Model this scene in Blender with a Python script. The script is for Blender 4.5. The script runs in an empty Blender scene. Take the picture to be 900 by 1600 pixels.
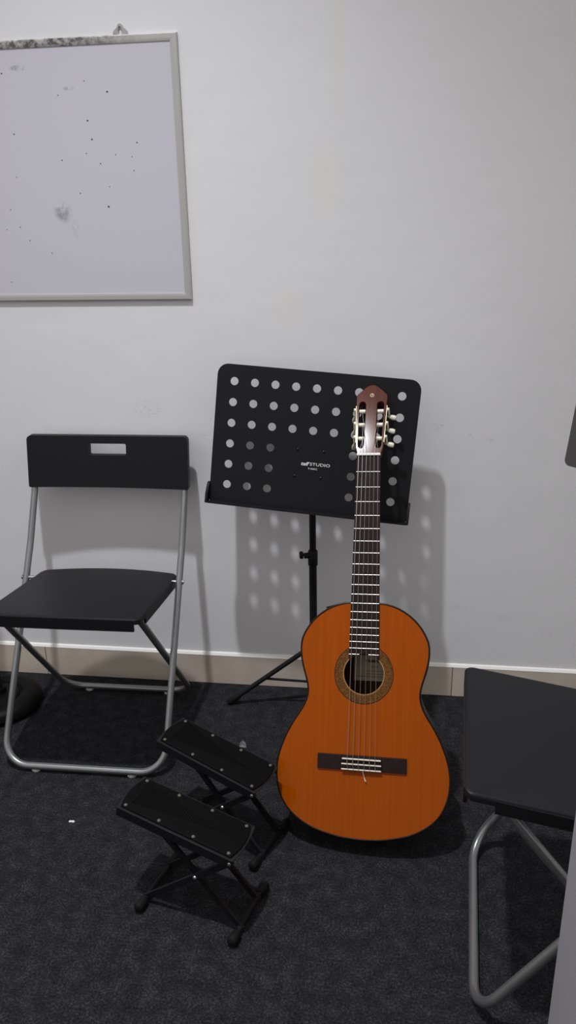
import bpy, bmesh, math, random
from mathutils import Vector, Matrix
random.seed(7)
PI = math.pi
SC = bpy.context.scene
COL = SC.collection
V = Vector

# ------------------------------------------------------------------ materials
def nt(name):
    m = bpy.data.materials.new(name); m.use_nodes = True
    t = m.node_tree
    return m, t, t.nodes['Principled BSDF']

def N(t, kind, **kw):
    n = t.nodes.new(kind)
    for k, v in kw.items():
        if k.startswith('i_'):
            key = k[2:]
            n.inputs[int(key) if key.isdigit() else key.replace('_', ' ')].default_value = v
        else: setattr(n, k, v)
    return n

def c4(c): return (c[0], c[1], c[2], 1)

def mat(name, col, rough=.5, metal=0, spec=.5, coat=0, coat_rough=.05, bump=0, bscale=400, var=0, vscale=6, aniso=None):
    m, t, b = nt(name)
    b.inputs['Base Color'].default_value = c4(col)
    b.inputs['Roughness'].default_value = rough
    b.inputs['Metallic'].default_value = metal
    b.inputs['Specular IOR Level'].default_value = spec
    b.inputs['Coat Weight'].default_value = coat
    b.inputs['Coat Roughness'].default_value = coat_rough
    tc = N(t, 'ShaderNodeTexCoord')
    if var:
        n = N(t, 'ShaderNodeTexNoise', i_Scale=vscale, i_Detail=4.0)
        t.links.new(tc.outputs['Object'], n.inputs['Vector'])
        mx = N(t, 'ShaderNodeMix', data_type='RGBA')
        mx.inputs[6].default_value = c4([x * (1 - var) for x in col]); mx.inputs[7].default_value = c4([min(1, x * (1 + var)) for x in col])
        t.links.new(n.outputs['Fac'], mx.inputs[0]); t.links.new(mx.outputs[2], b.inputs['Base Color'])
    if bump:
        n = N(t, 'ShaderNodeTexNoise', i_Scale=bscale, i_Detail=3.0)
        t.links.new(tc.outputs['Object'], n.inputs['Vector'])
        bp = N(t, 'ShaderNodeBump', i_Strength=bump, i_Distance=.002)
        t.links.new(n.outputs['Fac'], bp.inputs['Height']); t.links.new(bp.outputs['Normal'], b.inputs['Normal'])
    return m

M = {}
M['black_plastic'] = mat('black_plastic', (.0112, .0110, .0124), .45, bump=.06, bscale=900, spec=.16)
M['steel'] = mat('silver_lacquered_steel', (.265, .27, .275), .34, metal=.75, bump=.03, bscale=500, var=.1, vscale=30)
M['clear_pad'] = mat('translucent_pad', (.55, .55, .52), .4)
M['bolt'] = mat('zinc_bolt', (.5, .5, .5), .35, metal=.9)
M['black_metal'] = mat('black_powder_coat', (.0085, .008, .0095), .5, bump=.05, bscale=1200, spec=.22)
M['dark_rubber'] = mat('dark_rubber', (.006, .006, .006), .6, bump=.05, spec=.2)
M['stand_base'] = mat('dull_black_base', (.003, .003, .003), .5, bump=.04, spec=.1)
M['rivet'] = mat('black_glossy_rivet', (.006, .006, .007), .3)
M['print'] = mat('white_print', (.75, .75, .75), .5)
M['binding'] = mat('dark_binding', (.010, .005, .0035), .4, spec=.2)
M['rosewood'] = mat('dark_rosewood', (.017, .0085, .0075), .5, spec=.15, bump=.15, bscale=300, var=.5, vscale=40)
M['fret'] = mat('fret_nickel', (.55, .53, .49), .4, metal=.8)
M['bone'] = mat('ivory_plastic', (.78, .72, .60), .35)
M['nut_white'] = mat('white_nut', (.85, .83, .80), .4)
M['string_bass'] = mat('silver_wound_string', (.27, .25, .23), .45, metal=.6)
M['string_nylon'] = mat('clear_nylon_string', (.20, .165, .13), .35)
M['gold'] = mat('brass_plate', (.40, .33, .20), .4, metal=.7)
M['button'] = mat('pearl_button', (.62, .58, .50), .35, coat=.3)
M['sides'] = mat('dark_mahogany_lacquer', (.030, .010, .005), .25, coat=1.0, coat_rough=.05, var=.3, vscale=12)
M['inside'] = mat('bare_inside_wood', (.055, .028, .014), .8, spec=.1)
M['paper'] = mat('label_paper', (.46, .40, .27), .7, var=.1)
M['ink'] = mat('label_ink', (.02, .018, .015), .7)
M['scrap'] = mat('white_scrap', (.8, .8, .78), .6)
M['wisp'] = mat('clear_film', (.17, .165, .175), .4)
M['screw'] = mat('dull_screw', (.15, .135, .12), .45, metal=.6)
M['marker'] = mat('dried_marker', (.03, .03, .035), .7)

def wood_top():
    m, t, b = nt('amber_spruce_lacquer')
    tc = N(t, 'ShaderNodeTexCoord'); mp = N(t, 'ShaderNodeMapping')
    mp.inputs['Scale'].default_value = (260, 40, 4)
    t.links.new(tc.outputs['Object'], mp.inputs['Vector'])
    n = N(t, 'ShaderNodeTexNoise', i_Scale=1.0, i_Detail=3.0); t.links.new(mp.outputs['Vector'], n.inputs['Vector'])
    r = N(t, 'ShaderNodeValToRGB')
    r.color_ramp.elements[0].position = .3; r.color_ramp.elements[0].color = (.29, .053, .0006, 1)
    r.color_ramp.elements[1].position = .75; r.color_ramp.elements[1].color = (.335, .064, .0008, 1)
    t.links.new(n.outputs['Fac'], r.inputs[0]); t.links.new(r.outputs[0], b.inputs['Base Color'])
    b.inputs['Roughness'].default_value = .45; b.inputs['Specular IOR Level'].default_value = 0
    b.inputs['Coat Weight'].default_value = .2; b.inputs['Coat Roughness'].default_value = .03
    return m
M['spruce'] = wood_top()

def head_wood():
    m, t, b = nt('red_brown_head_veneer')
    tc = N(t, 'ShaderNodeTexCoord'); mp = N(t, 'ShaderNodeMapping'); mp.inputs['Scale'].default_value = (120, 40, 8)
    t.links.new(tc.outputs['Object'], mp.inputs['Vector'])
    n = N(t, 'ShaderNodeTexNoise', i_Scale=1.0, i_Detail=4.0); t.links.new(mp.outputs['Vector'], n.inputs['Vector'])
    r = N(t, 'ShaderNodeValToRGB')
    r.color_ramp.elements[0].position = .3; r.color_ramp.elements[0].color = (.060, .014, .007, 1)
    r.color_ramp.elements[1].position = .75; r.color_ramp.elements[1].color = (.110, .026, .012, 1)
    t.links.new(n.outputs['Fac'], r.inputs[0]); t.links.new(r.outputs[0], b.inputs['Base Color'])
    b.inputs['Roughness'].default_value = .5; b.inputs['Specular IOR Level'].default_value = .05; b.inputs['Coat Weight'].default_value = .09; b.inputs['Coat Roughness'].default_value = .11
    return m
M['head'] = head_wood()

def rosette_mat():
    m, t, b = nt('rosette_mosaic')
    tc = N(t, 'ShaderNodeTexCoord')
    v = N(t, 'ShaderNodeTexVoronoi', i_Scale=420.0); t.links.new(tc.outputs['Object'], v.inputs['Vector'])
    r = N(t, 'ShaderNodeValToRGB')
    e = r.color_ramp.elements
    e[0].position = .15; e[0].color = (.030, .012, .003, 1); e[1].position = .7; e[1].color = (.155, .062, .009, 1)
    t.links.new(v.outputs['Distance'], r.inputs[0]); t.links.new(r.outputs[0], b.inputs['Base Color'])
    b.inputs['Roughness'].default_value = .45; b.inputs['Specular IOR Level'].default_value = .1; b.inputs['Coat Weight'].default_value = .15
    return m
M['rosette'] = rosette_mat()

def carpet():
    m, t, b = nt('charcoal_carpet')
    tc = N(t, 'ShaderNodeTexCoord')
    n1 = N(t, 'ShaderNodeTexNoise', i_Scale=240.0, i_Detail=4.0, i_Roughness=.7)
    n2 = N(t, 'ShaderNodeTexNoise', i_Scale=35.0, i_Detail=4.0)
    n3 = N(t, 'ShaderNodeTexNoise', i_Scale=120.0, i_Detail=2.0)
    for n in (n1, n2, n3): t.links.new(tc.outputs['Object'], n.inputs['Vector'])
    r = N(t, 'ShaderNodeValToRGB'); e = r.color_ramp.elements
    e[0].position = .33; e[0].color = (.0072, .0072, .0084, 1)
    e[1].position = .72; e[1].color = (.056, .055, .060, 1)
    x = e.new(.52); x.color = (.0188, .0186, .0215, 1)
    ad = N(t, 'ShaderNodeMath', operation='MULTIPLY_ADD'); ad.inputs[1].default_value = .35; 
    t.links.new(n2.outputs['Fac'], ad.inputs[0])
    sb = N(t, 'ShaderNodeMath', operation='ADD'); sb.inputs[1].default_value = -.175
    t.links.new(n1.outputs['Fac'], ad.inputs[2]); t.links.new(ad.outputs[0], sb.inputs[0]); t.links.new(sb.outputs[0], r.inputs[0])
    hs = N(t, 'ShaderNodeMix', data_type='RGBA'); hs.inputs[7].default_value = (.026, .020, .019, 1)
    cr = N(t, 'ShaderNodeMapRange'); cr.inputs[1].default_value = .6; cr.inputs[2].default_value = .75; cr.inputs[4].default_value = .5
    t.links.new(n3.outputs['Fac'], cr.inputs[0]); t.links.new(cr.outputs[0], hs.inputs[0]); t.links.new(r.outputs[0], hs.inputs[6])
    t.links.new(hs.outputs[2], b.inputs['Base Color'])
    b.inputs['Roughness'].default_value = .95; b.inputs['Specular IOR Level'].default_value = .1
    bp = N(t, 'ShaderNodeBump', i_Strength=.5, i_Distance=.003)
    t.links.new(n1.outputs['Fac'], bp.inputs['Height']); t.links.new(bp.outputs['Normal'], b.inputs['Normal'])
    return m
M['carpet'] = carpet()

def wall_mat(name, base, marks=True):
    m, t, b = nt(name)
    tc = N(t, 'ShaderNodeTexCoord')
    n = N(t, 'ShaderNodeTexNoise', i_Scale=3.0, i_Detail=5.0); t.links.new(tc.outputs['Object'], n.inputs['Vector'])
    mx = N(t, 'ShaderNodeMix', data_type='RGBA')
    mx.inputs[6].default_value = c4([x * .97 for x in base]); mx.inputs[7].default_value = c4([min(1, x * 1.03) for x in base])
    t.links.new(n.outputs['Fac'], mx.inputs[0]); col = mx.outputs[2]
    if marks:
        sx = N(t, 'ShaderNodeSeparateXYZ'); t.links.new(tc.outputs['Object'], sx.inputs[0])
        def math_(op, a, bb=None, c=None):
            q = N(t, 'ShaderNodeMath', operation=op)
            for k, val in enumerate((a, bb, c)):
                if val is None: continue
                if isinstance(val, (int, float)): q.inputs[k].default_value = val
                else: t.links.new(val, q.inputs[k])
            return q.outputs[0]
        def blob(cx, cz, rx, rz):
            dx = math_('DIVIDE', math_('SUBTRACT', sx.outputs['X'], cx), rx); dz = math_('DIVIDE', math_('SUBTRACT', sx.outputs['Z'], cz), rz)
            d = math_('ADD', math_('MULTIPLY', dx, dx), math_('MULTIPLY', dz, dz))
            mr = N(t, 'ShaderNodeMapRange', interpolation_type='SMOOTHSTEP'); mr.inputs[1].default_value = 1.0; mr.inputs[2].default_value = .3
            t.links.new(d, mr.inputs[0]); return mr.outputs[0]
        # repainted cream patches
        cream = None
        for a in ((-.135, 1.62, .022, .20), (-.16, 1.33, .05, .10), (-.475, 1.25, .014, .30), (-.25, 1.05, .05, .06)):
            o = blob(*a); cream = o if cream is None else math_('MAXIMUM', cream, o)
        pm = N(t, 'ShaderNodeMix', data_type='RGBA'); pm.inputs[7].default_value = (base[0] * 1.03, base[1] * .985, base[2] * .94, 1)
        t.links.new(math_('MULTIPLY', cream, .5), pm.inputs[0]); t.links.new(col, pm.inputs[6]); col = pm.outputs[2]
        # small scuffs
        ns = N(t, 'ShaderNodeTexNoise', i_Scale=1.0, i_Detail=6.0, i_Roughness=.75)
        mp = N(t, 'ShaderNodeMapping'); mp.inputs['Scale'].default_value = (90, 90, 380)
        t.links.new(tc.outputs['Object'], mp.inputs['Vector']); t.links.new(mp.outputs[0], ns.inputs['Vector'])
        th = N(t, 'ShaderNodeMapRange'); th.inputs[1].default_value = .52; th.inputs[2].default_value = .72
        t.links.new(ns.outputs['Fac'], th.inputs[0])
        sc = None
        for a in ((.115, .765, .022, .014), (.20, .745, .012, .008), (.245, .730, .012, .006), (.19, .27, .035, .010), (.31, .245, .03, .012),
                  (-.545, .425, .03, .012), (-.49, .735, .03, .006), (-.62, .80, .05, .03), (-.20, .42, .03, .012), (.43, .20, .02, .012)):
            o = blob(*a); sc = o if sc is None else math_('MAXIMUM', sc, o)
        dk = N(t, 'ShaderNodeMix', data_type='RGBA'); dk.inputs[7].default_value = (.30, .29, .28, 1)
        t.links.new(math_('MULTIPLY', math_('MULTIPLY', sc, th.outputs[0]), .75), dk.inputs[0]); t.links.new(col, dk.inputs[6]); col = dk.outputs[2]
    t.links.new(col, b.inputs['Base Color'])
    b.inputs['Roughness'].default_value = .75; b.inputs['Specular IOR Level'].default_value = .25
    n2 = N(t, 'ShaderNodeTexNoise', i_Scale=14.0, i_Detail=6.0); t.links.new(tc.outputs['Object'], n2.inputs['Vector'])
    bp = N(t, 'ShaderNodeBump', i_Strength=.12, i_Distance=.01)
    t.links.new(n2.outputs['Fac'], bp.inputs['Height']); t.links.new(bp.outputs['Normal'], b.inputs['Normal'])
    return m
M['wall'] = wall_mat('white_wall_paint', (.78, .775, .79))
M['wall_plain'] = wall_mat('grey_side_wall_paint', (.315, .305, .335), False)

def skirting_mat():
    m, t, b = nt('beige_skirting_tile')
    tc = N(t, 'ShaderNodeTexCoord')
    n = N(t, 'ShaderNodeTexNoise', i_Scale=9.0, i_Detail=5.0); t.links.new(tc.outputs['Object'], n.inputs['Vector'])
    r = N(t, 'ShaderNodeValToRGB'); e = r.color_ramp.elements
    e[0].position = .3; e[0].color = (.56, .48, .405, 1); e[1].position = .7; e[1].color = (.66, .575, .49, 1)
    t.links.new(n.outputs['Fac'], r.inputs[0])
    sx = N(t, 'ShaderNodeSeparateXYZ'); t.links.new(tc.outputs['Object'], sx.inputs[0])
    a = N(t, 'ShaderNodeMath', operation='ADD'); a.inputs[1].default_value = 39.2 - .186
    md = N(t, 'ShaderNodeMath', operation='MODULO'); md.inputs[1].default_value = .392
    lt = N(t, 'ShaderNodeMath', operation='LESS_THAN'); lt.inputs[1].default_value = .003
    t.links.new(sx.outputs['X'], a.inputs[0]); t.links.new(a.outputs[0], md.inputs[0]); t.links.new(md.outputs[0], lt.inputs[0])
    mx = N(t, 'ShaderNodeMix', data_type='RGBA'); mx.inputs[7].default_value = (.22, .17, .13, 1)
    t.links.new(lt.outputs[0], mx.inputs[0]); t.links.new(r.outputs[0], mx.inputs[6]); t.links.new(mx.outputs[2], b.inputs['Base Color'])
    b.inputs['Roughness'].default_value = .45
    return m
M['skirting'] = skirting_mat()
M['grout'] = mat('white_grout', (.82, .80, .77), .6)

def board_mat():
    m, t, b = nt('whiteboard_face')
    tc = N(t, 'ShaderNodeTexCoord')
    base = (.60, .585, .645, 1)
    n = N(t, 'ShaderNodeTexNoise', i_Scale=60.0, i_Detail=6.0, i_Roughness=.7); t.links.new(tc.outputs['Object'], n.inputs['Vector'])
    th = N(t, 'ShaderNodeMapRange'); th.inputs[1].default_value = .42; th.inputs[2].default_value = .62; t.links.new(n.outputs['Fac'], th.inputs[0])
    sx = N(t, 'ShaderNodeSeparateXYZ'); t.links.new(tc.outputs['Object'], sx.inputs[0])
    def mth(op, a, c):
        q = N(t, 'ShaderNodeMath', operation=op)
        for k, val in enumerate((a, c)):
            if isinstance(val, (int, float)): q.inputs[k].default_value = val
            else: t.links.new(val, q.inputs[k])
        return q.outputs[0]
    def blob(cx, cz, rx, rz):
        dx = mth('DIVIDE', mth('SUBTRACT', sx.outputs['X'], cx), rx); dz = mth('DIVIDE', mth('SUBTRACT', sx.outputs['Z'], cz), rz)
        d = mth('ADD', mth('MULTIPLY', dx, dx), mth('MULTIPLY', dz, dz))
        mr = N(t, 'ShaderNodeMapRange', interpolation_type='SMOOTHSTEP'); mr.inputs[1].default_value = 1.0; mr.inputs[2].default_value = .1
        t.links.new(d, mr.inputs[0]); return mr.outputs[0]
    s = None
    for a in ((-.790, 1.278, .026, .030), (-.762, 1.240, .010, .022), (-.744, 1.540, .018, .006), (-.86, 1.585, .024, .007)):
        o = blob(*a); s = o if s is None else mth('MAXIMUM', s, o)
    mx = N(t, 'ShaderNodeMix', data_type='RGBA'); mx.inputs[6].default_value = base; mx.inputs[7].default_value = (.16, .155, .17, 1)
    t.links.new(mth('MULTIPLY', mth('MULTIPLY', s, th.outputs[0]), .62), mx.inputs[0])
    t.links.new(mx.outputs[2], b.inputs['Base Color'])
    b.inputs['Roughness'].default_value = .35
    return m
M['board'] = board_mat()

def frame_mat():
    m, t, b = nt('grimy_aluminium')
    tc = N(t, 'ShaderNodeTexCoord')
    n = N(t, 'ShaderNodeTexNoise', i_Scale=75.0, i_Detail=6.0, i_Roughness=.7); t.links.new(tc.outputs['Object'], n.inputs['Vector'])
    sx = N(t, 'ShaderNodeSeparateXYZ'); t.links.new(tc.outputs['Object'], sx.inputs[0])
    zr = N(t, 'ShaderNodeMapRange'); zr.inputs[1].default_value = 1.60; zr.inputs[2].default_value = 1.615
    t.links.new(sx.outputs['Z'], zr.inputs[0])
    xr = N(t, 'ShaderNodeMapRange'); xr.inputs[1].default_value = -.56; xr.inputs[2].default_value = -.72
    t.links.new(sx.outputs['X'], xr.inputs[0])
    th = N(t, 'ShaderNodeMapRange'); th.inputs[1].default_value = .40; th.inputs[2].default_value = .60; t.links.new(n.outputs['Fac'], th.inputs[0])
    m1 = N(t, 'ShaderNodeMath', operation='MULTIPLY'); m2 = N(t, 'ShaderNodeMath', operation='MULTIPLY')
    t.links.new(zr.outputs[0], m1.inputs[0]); t.links.new(xr.outputs[0], m1.inputs[1]); t.links.new(m1.outputs[0], m2.inputs[0]); t.links.new(th.outputs[0], m2.inputs[1])
    mx = N(t, 'ShaderNodeMix', data_type='RGBA'); mx.inputs[6].default_value = (.50, .49, .47, 1); mx.inputs[7].default_value = (.10, .095, .09, 1)
    t.links.new(m2.outputs[0], mx.inputs[0]); t.links.new(mx.outputs[2], b.inputs['Base Color'])
    b.inputs['Metallic'].default_value = .35; b.inputs['Roughness'].default_value = .45
    return m
M['frame'] = frame_mat()

# ------------------------------------------------------------------ mesh helpers
def obj(name, bm, material, parent=None, smooth=35, bevel=0, bseg=2, second=None):
    me = bpy.data.meshes.new(name)
    bmesh.ops.recalc_face_normals(bm, faces=bm.faces)
    bm.to_mesh(me); bm.free()
    if smooth:
        for p in me.polygons: p.use_smooth = True
        me.set_sharp_from_angle(angle=math.radians(smooth))
    o = bpy.data.objects.new(name, me); COL.objects.link(o)
    me.materials.append(material)
    if second: me.materials.append(second)
    if parent: o.parent = parent
    if bevel:
        b = o.modifiers.new('bevel', 'BEVEL'); b.width = bevel; b.segments = bseg; b.limit_method = 'ANGLE'; b.angle_limit = math.radians(40)
    return o

def tag(o, label, cat=None, group=None, kind=None):
    if label: o['label'] = label
    if cat: o['category'] = cat
    if group: o['group'] = group
    if kind: o['kind'] = kind
    return o

def thing(name, label, cat, loc=(0, 0, 0), rotz=0, group=None):
    o = bpy.data.objects.new(name, None); COL.objects.link(o)
    o.empty_display_size = .05
    o.location = loc; o.rotation_euler = (0, 0, rotz)
    return tag(o, label, cat, group)

def box(bm, lo, hi, mtx=None):
    x0, y0, z0 = lo; x1, y1, z1 = hi
    vs = [bm.verts.new(p) for p in ((x0,y0,z0),(x1,y0,z0),(x1,y1,z0),(x0,y1,z0),(x0,y0,z1),(x1,y0,z1),(x1,y1,z1),(x0,y1,z1))]
    for f in ((0,3,2,1),(4,5,6,7),(0,1,5,4),(1,2,6,5),(2,3,7,6),(3,0,4,7)): bm.faces.new([vs[i] for i in f])
    if mtx: bmesh.ops.transform(bm, matrix=mtx, verts=vs)
    return vs

def fillet(pts, r, seg=8):
    """round the inner corners of a polyline; r may be a list"""
    out = [V(pts[0])]
    for i in range(1, len(pts) - 1):
        rr = r[i-1] if isinstance(r, (list, tuple)) else r
        a, b, c = V(pts[i-1]), V(pts[i]), V(pts[i+1])
        u = (a - b).normalized(); w = (c - b).normalized()
        ang = u.angle(w)
        if rr <= 0 or ang > PI - .01: out.append(b); continue
        d = min(rr / math.tan(ang / 2), (a-b).length * .49, (c-b).length * .49)
        rr = d * math.tan(ang / 2)
        cen = b + (u + w).normalized() * (rr / math.sin(ang / 2))
        p0, p1 = b + u * d, b + w * d
        e0, e1 = (p0 - cen), (p1 - cen)
        om = e0.angle(e1)
        for k in range(seg + 1):
            f = k / seg
            out.append(cen + (e0 * math.sin((1-f)*om) + e1 * math.sin(f*om)) / math.sin(om))
    out.append(V(pts[-1]))
    return out

def tube(bm, pts, r, n=12, closed=False, caps=True, sy=1.0):
    pts = [V(p) for p in pts]; m = len(pts); rings = []
    t0 = (pts[1] - pts[0]).normalized()
    up = V((0, 0, 1)) if abs(t0.z) < .9 else V((1, 0, 0))
    nrm = (up - t0 * up.dot(t0)).normalized()
    for i, p in enumerate(pts):
        if closed: t = (pts[(i+1) % m] - pts[i-1]).normalized()
        else: t = (pts[min(i+1, m-1)] - pts[max(i-1, 0)]).normalized()
        nrm = (nrm - t * nrm.dot(t)).normalized(); b = t.cross(nrm)
        rr = r[i] if isinstance(r, (list, tuple)) else r
        rings.append([bm.verts.new(p + (nrm * math.cos(a) + b * math.sin(a) * sy) * rr) for a in [2*PI*k/n for k in range(n)]])
    L = m if closed else m - 1
    for i in range(L):
        A, B = rings[i], rings[(i+1) % m]
        for k in range(n): bm.faces.new((A[k], A[(k+1) % n], B[(k+1) % n], B[k]))
    if caps and not closed:
        bm.faces.new(rings[0][::-1]); bm.faces.new(rings[-1])

def lathe(bm, prof, n=32, mtx=None):
    """prof: list of (r, z); closed to the axis at both ends when r==0"""
    rings = []; allv = []
    for r, z in prof:
        if r <= 1e-6: ring = [bm.verts.new((0, 0, z))]
        else: ring = [bm.verts.new((r*math.cos(2*PI*k/n), r*math.sin(2*PI*k/n), z)) for k in range(n)]
        rings.append(ring); allv += ring
    for A, B in zip(rings, rings[1:]):
        for k in range(n):
            a0, a1 = A[k % len(A)], A[(k+1) % len(A)]; b0, b1 = B[k % len(B)], B[(k+1) % len(B)]
            f = [a0]
            if a1 is not a0: f.append(a1)
            if b1 is not b0: f.append(b1)
            f.append(b0)
            if len(f) > 2: bm.faces.new(f)
    if mtx: bmesh.ops.transform(bm, matrix=mtx, verts=allv)
    return allv

def rrect(x0, y0, x1, y1, r, seg=6):
    """rounded rectangle, r = radius or 4 radii (x0y0, x1y0, x1y1, x0y1)"""
    if not isinstance(r, (list, tuple)): r = [r] * 4
    out = []
    for (cx, cy, a0), rr in zip(((x0, y0, PI), (x1, y0, 1.5*PI), (x1, y1, 0), (x0, y1, .5*PI)), r):
        sx = 1 if cx == x0 else -1; sy = 1 if cy == y0 else -1
        if rr <= 0: out.append((cx, cy)); continue
        for k in range(seg + 1):
            a = a0 + .5*PI*k/seg
            out.append((cx + sx*rr + rr*math.cos(a), cy + sy*rr + rr*math.sin(a)))
    return out

def circle(cx, cy, r, n=20): return [(cx + r*math.cos(2*PI*k/n), cy + r*math.sin(2*PI*k/n)) for k in range(n)]

def plate(outline, holes=(), th=.002, cuts=(), f=None):
    """2-D outline (with holes) filled in XZ, front face at y=0, back at y=th; f maps the finished points"""
    bm = bmesh.new(); es = []
    for loop in [outline] + list(holes):
        vs = [bm.verts.new((p[0], 0, p[1])) for p in loop]
        es += [bm.edges.new((vs[i], vs[(i+1) % len(vs)])) for i in range(len(vs))]
    bmesh.ops.triangle_fill(bm, use_beauty=True, use_dissolve=False, edges=es, normal=(0, -1, 0))
    for c in cuts:
        bmesh.ops.bisect_plane(bm, geom=bm.verts[:] + bm.edges[:] + bm.faces[:], plane_co=(c, 0, 0), plane_no=(1, 0, 0))
    r = bmesh.ops.extrude_face_region(bm, geom=bm.faces[:])
    vs = [g for g in r['geom'] if isinstance(g, bmesh.types.BMVert)]
    bmesh.ops.translate(bm, verts=vs, vec=(0, th, 0))
    if f:
        for v in bm.verts: v.co = f(v.co)
    return bm

def along(p, d):
    """matrix placing local +Z along d at p"""
    q = V((0, 0, 1)).rotation_difference(V(d).normalized())
    return Matrix.Translation(V(p)) @ q.to_matrix().to_4x4()

def text_mesh(name, s, size, mtx, material, parent, shear=0, sx=1, offset=0, extrude=.0002, spacing=1):
    cu = bpy.data.curves.new(name + '_curve', 'FONT')
    cu.body = s; cu.size = size; cu.align_x = 'CENTER'; cu.align_y = 'CENTER'; cu.shear = shear; cu.offset = offset; cu.extrude = extrude; cu.space_character = spacing
    cu.resolution_u = 3
    tmp = bpy.data.objects.new('tmp', cu); COL.objects.link(tmp)
    dg = bpy.context.evaluated_depsgraph_get()
    me = bpy.data.meshes.new_from_object(tmp.evaluated_get(dg))
    bpy.data.objects.remove(tmp); bpy.data.curves.remove(cu)
    me.name = name
    me.transform(mtx @ Matrix.Rotation(PI/2, 4, 'X') @ Matrix.Diagonal((sx, 1, 1, 1)))
    me.materials.clear(); me.materials.append(material)
    o = bpy.data.objects.new(name, me); COL.objects.link(o); o.parent = parent
    return o

def struct(name, bm, m, label=None):
    o = obj(name, bm, m, None, smooth=0); o['kind'] = 'structure'
    if label: o['label'] = label
    return o

# ------------------------------------------------------------------ setting
bm = bmesh.new(); box(bm, (-3.0, 0, 0), (2.2, .12, 3.4)); struct('wall_back', bm, M['wall'])
bm = bmesh.new(); box(bm, (-3.0, -4.0, -.05), (2.2, .12, 0)); struct('floor', bm, M['carpet'])
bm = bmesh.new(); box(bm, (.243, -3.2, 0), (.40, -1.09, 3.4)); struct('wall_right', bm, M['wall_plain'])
sk = bmesh.new(); box(sk, (-3.0, -.008, 0), (2.2, 0, .0905)); bs = struct('baseboard_back', sk, M['skirting'])
bm = bmesh.new()
vs = [(-.0085, .0905), (0, .0905), (0, .0985), (-.0045, .0965)]
ring = [[bm.verts.new((x, y, z)) for y, z in vs] for x in (-3.0, 2.2)]
for i in range(4): bm.faces.new((ring[0][i], ring[0][(i+1) % 4], ring[1][(i+1) % 4], ring[1][i]))
bm.faces.new(ring[0]); bm.faces.new(ring[1][::-1])
struct('trim_1', bm, M['grout'])

# ------------------------------------------------------------------ whiteboard
wx0, wx1, wz0, wz1 = -1.72, -.4855, 1.0725, 1.640
t = thing('whiteboard', 'framed whiteboard with faint smudges hanging on the white wall', 'whiteboard', (0, 0, 0))
t.location = ((wx0+wx1)/2, -.002, wz0); off = -V(t.location)
bm = bmesh.new(); box(bm, (wx0+.01, -.0055, wz0+.01), (wx1-.01, -.001, wz1-.01))
o = obj('writing_surface', bm, M['board'], t, smooth=0); o.location = off
def bar(bm, a, b, w0, w1):
    pass
bm = bmesh.new()
w = .0165
outer = [(wx0, wz0), (wx1, wz0), (wx1, wz1), (wx0, wz1)]; inner = [(wx0+w, wz0+w), (wx1-w, wz0+w), (wx1-w, wz1-w), (wx0+w, wz1-w)]
prof = [(0, -.0005), (0, -.0060), (.15, -.0080), (.6, -.0085), (1, -.0068), (1, -.0050)]
rows = [[bm.verts.new((a[0]+(b[0]-a[0])*f, y, a[1]+(b[1]-a[1])*f)) for f, y in prof] for a, b in zip(outer, inner)]
for i in range(4):
    A, B = rows[i], rows[(i+1) % 4]
    for k in range(len(prof)-1): bm.faces.new((A[k], A[k+1], B[k+1], B[k]))
    bm.faces.new((A[-1], A[0], B[0], B[-1]))
o = tag(obj('frame', bm, M['frame'], t, smooth=20), 'grimy aluminium frame'); o.location = off
hx = -.6135
bm = plate([(hx-.0165, wz1-.004), (hx-.0165, wz1+.006), (hx-.0125, wz1+.011), (hx-.0075, wz1+.014), (hx-.006, wz1+.019), (hx-.002, wz1+.0225), (hx+.002, wz1+.0225), (hx+.006, wz1+.019), (hx+.0075, wz1+.014), (hx+.0125, wz1+.011), (hx+.0165, wz1+.006), (hx+.0165, wz1-.004)],
           [[(hx-.0035, wz1+.001), (hx+.004, wz1+.001), (hx+.004, wz1+.009), (hx+.001, wz1+.016), (hx-.002, wz1+.016), (hx-.0045, wz1+.009)]], .003, f=lambda c: V((c.x, c.y-.0045, c.z)))
o = tag(obj('hanging_hook', bm, M['frame'], t, bevel=.0006), 'grey plastic hanging loop on the top edge'); o.location = off
bm = bmesh.new()
px_spots = [(184,144,.0022),(150,185,.0022),(156,213,.0020),(178,317,.0024),(9,111,.0018),(168,250,.0013),(106,243,.0014),(146,234,.0012),(147,127,.0012),(103,146,.0011),(219,241,.0011),(221,262,.0011),(193,237,.001),(181,286,.0011),(134,295,.0013),(85,390,.0012),(50,369,.0012),(20,318,.0011),(31,267,.001),(28,201,.0016),(35,347,.0012),(13,350,.001),(228,220,.0016),(19,438,.0012)]
for px, py, r in px_spots:       # marks measured on the board
    x = -.979 + .4855*px/294 + (.0867*(1-py/470)) * (1 - px/280); z = 1.640 - (py-65)*.5655/405 + (px/294)*(.0)
    if px > 150: z -= 0
    n = 8; a0 = random.random()*3
    vv = [bm.verts.new((x + r*math.cos(2*PI*k/n), -.0063, z + .6*r*math.sin(2*PI*k/n))) for k in range(n)]
    f = bm.faces.new(vv)
r_ = bmesh.ops.extrude_face_region(bm, geom=bm.faces[:]); bmesh.ops.translate(bm, verts=[g for g in r_['geom'] if isinstance(g, bmesh.types.BMVert)], vec=(0, .0008, 0))
o = tag(obj('marker_spots', bm, M['marker'], t, smooth=0), 'dried black marker dots', kind='stuff'); o.location = off

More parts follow.
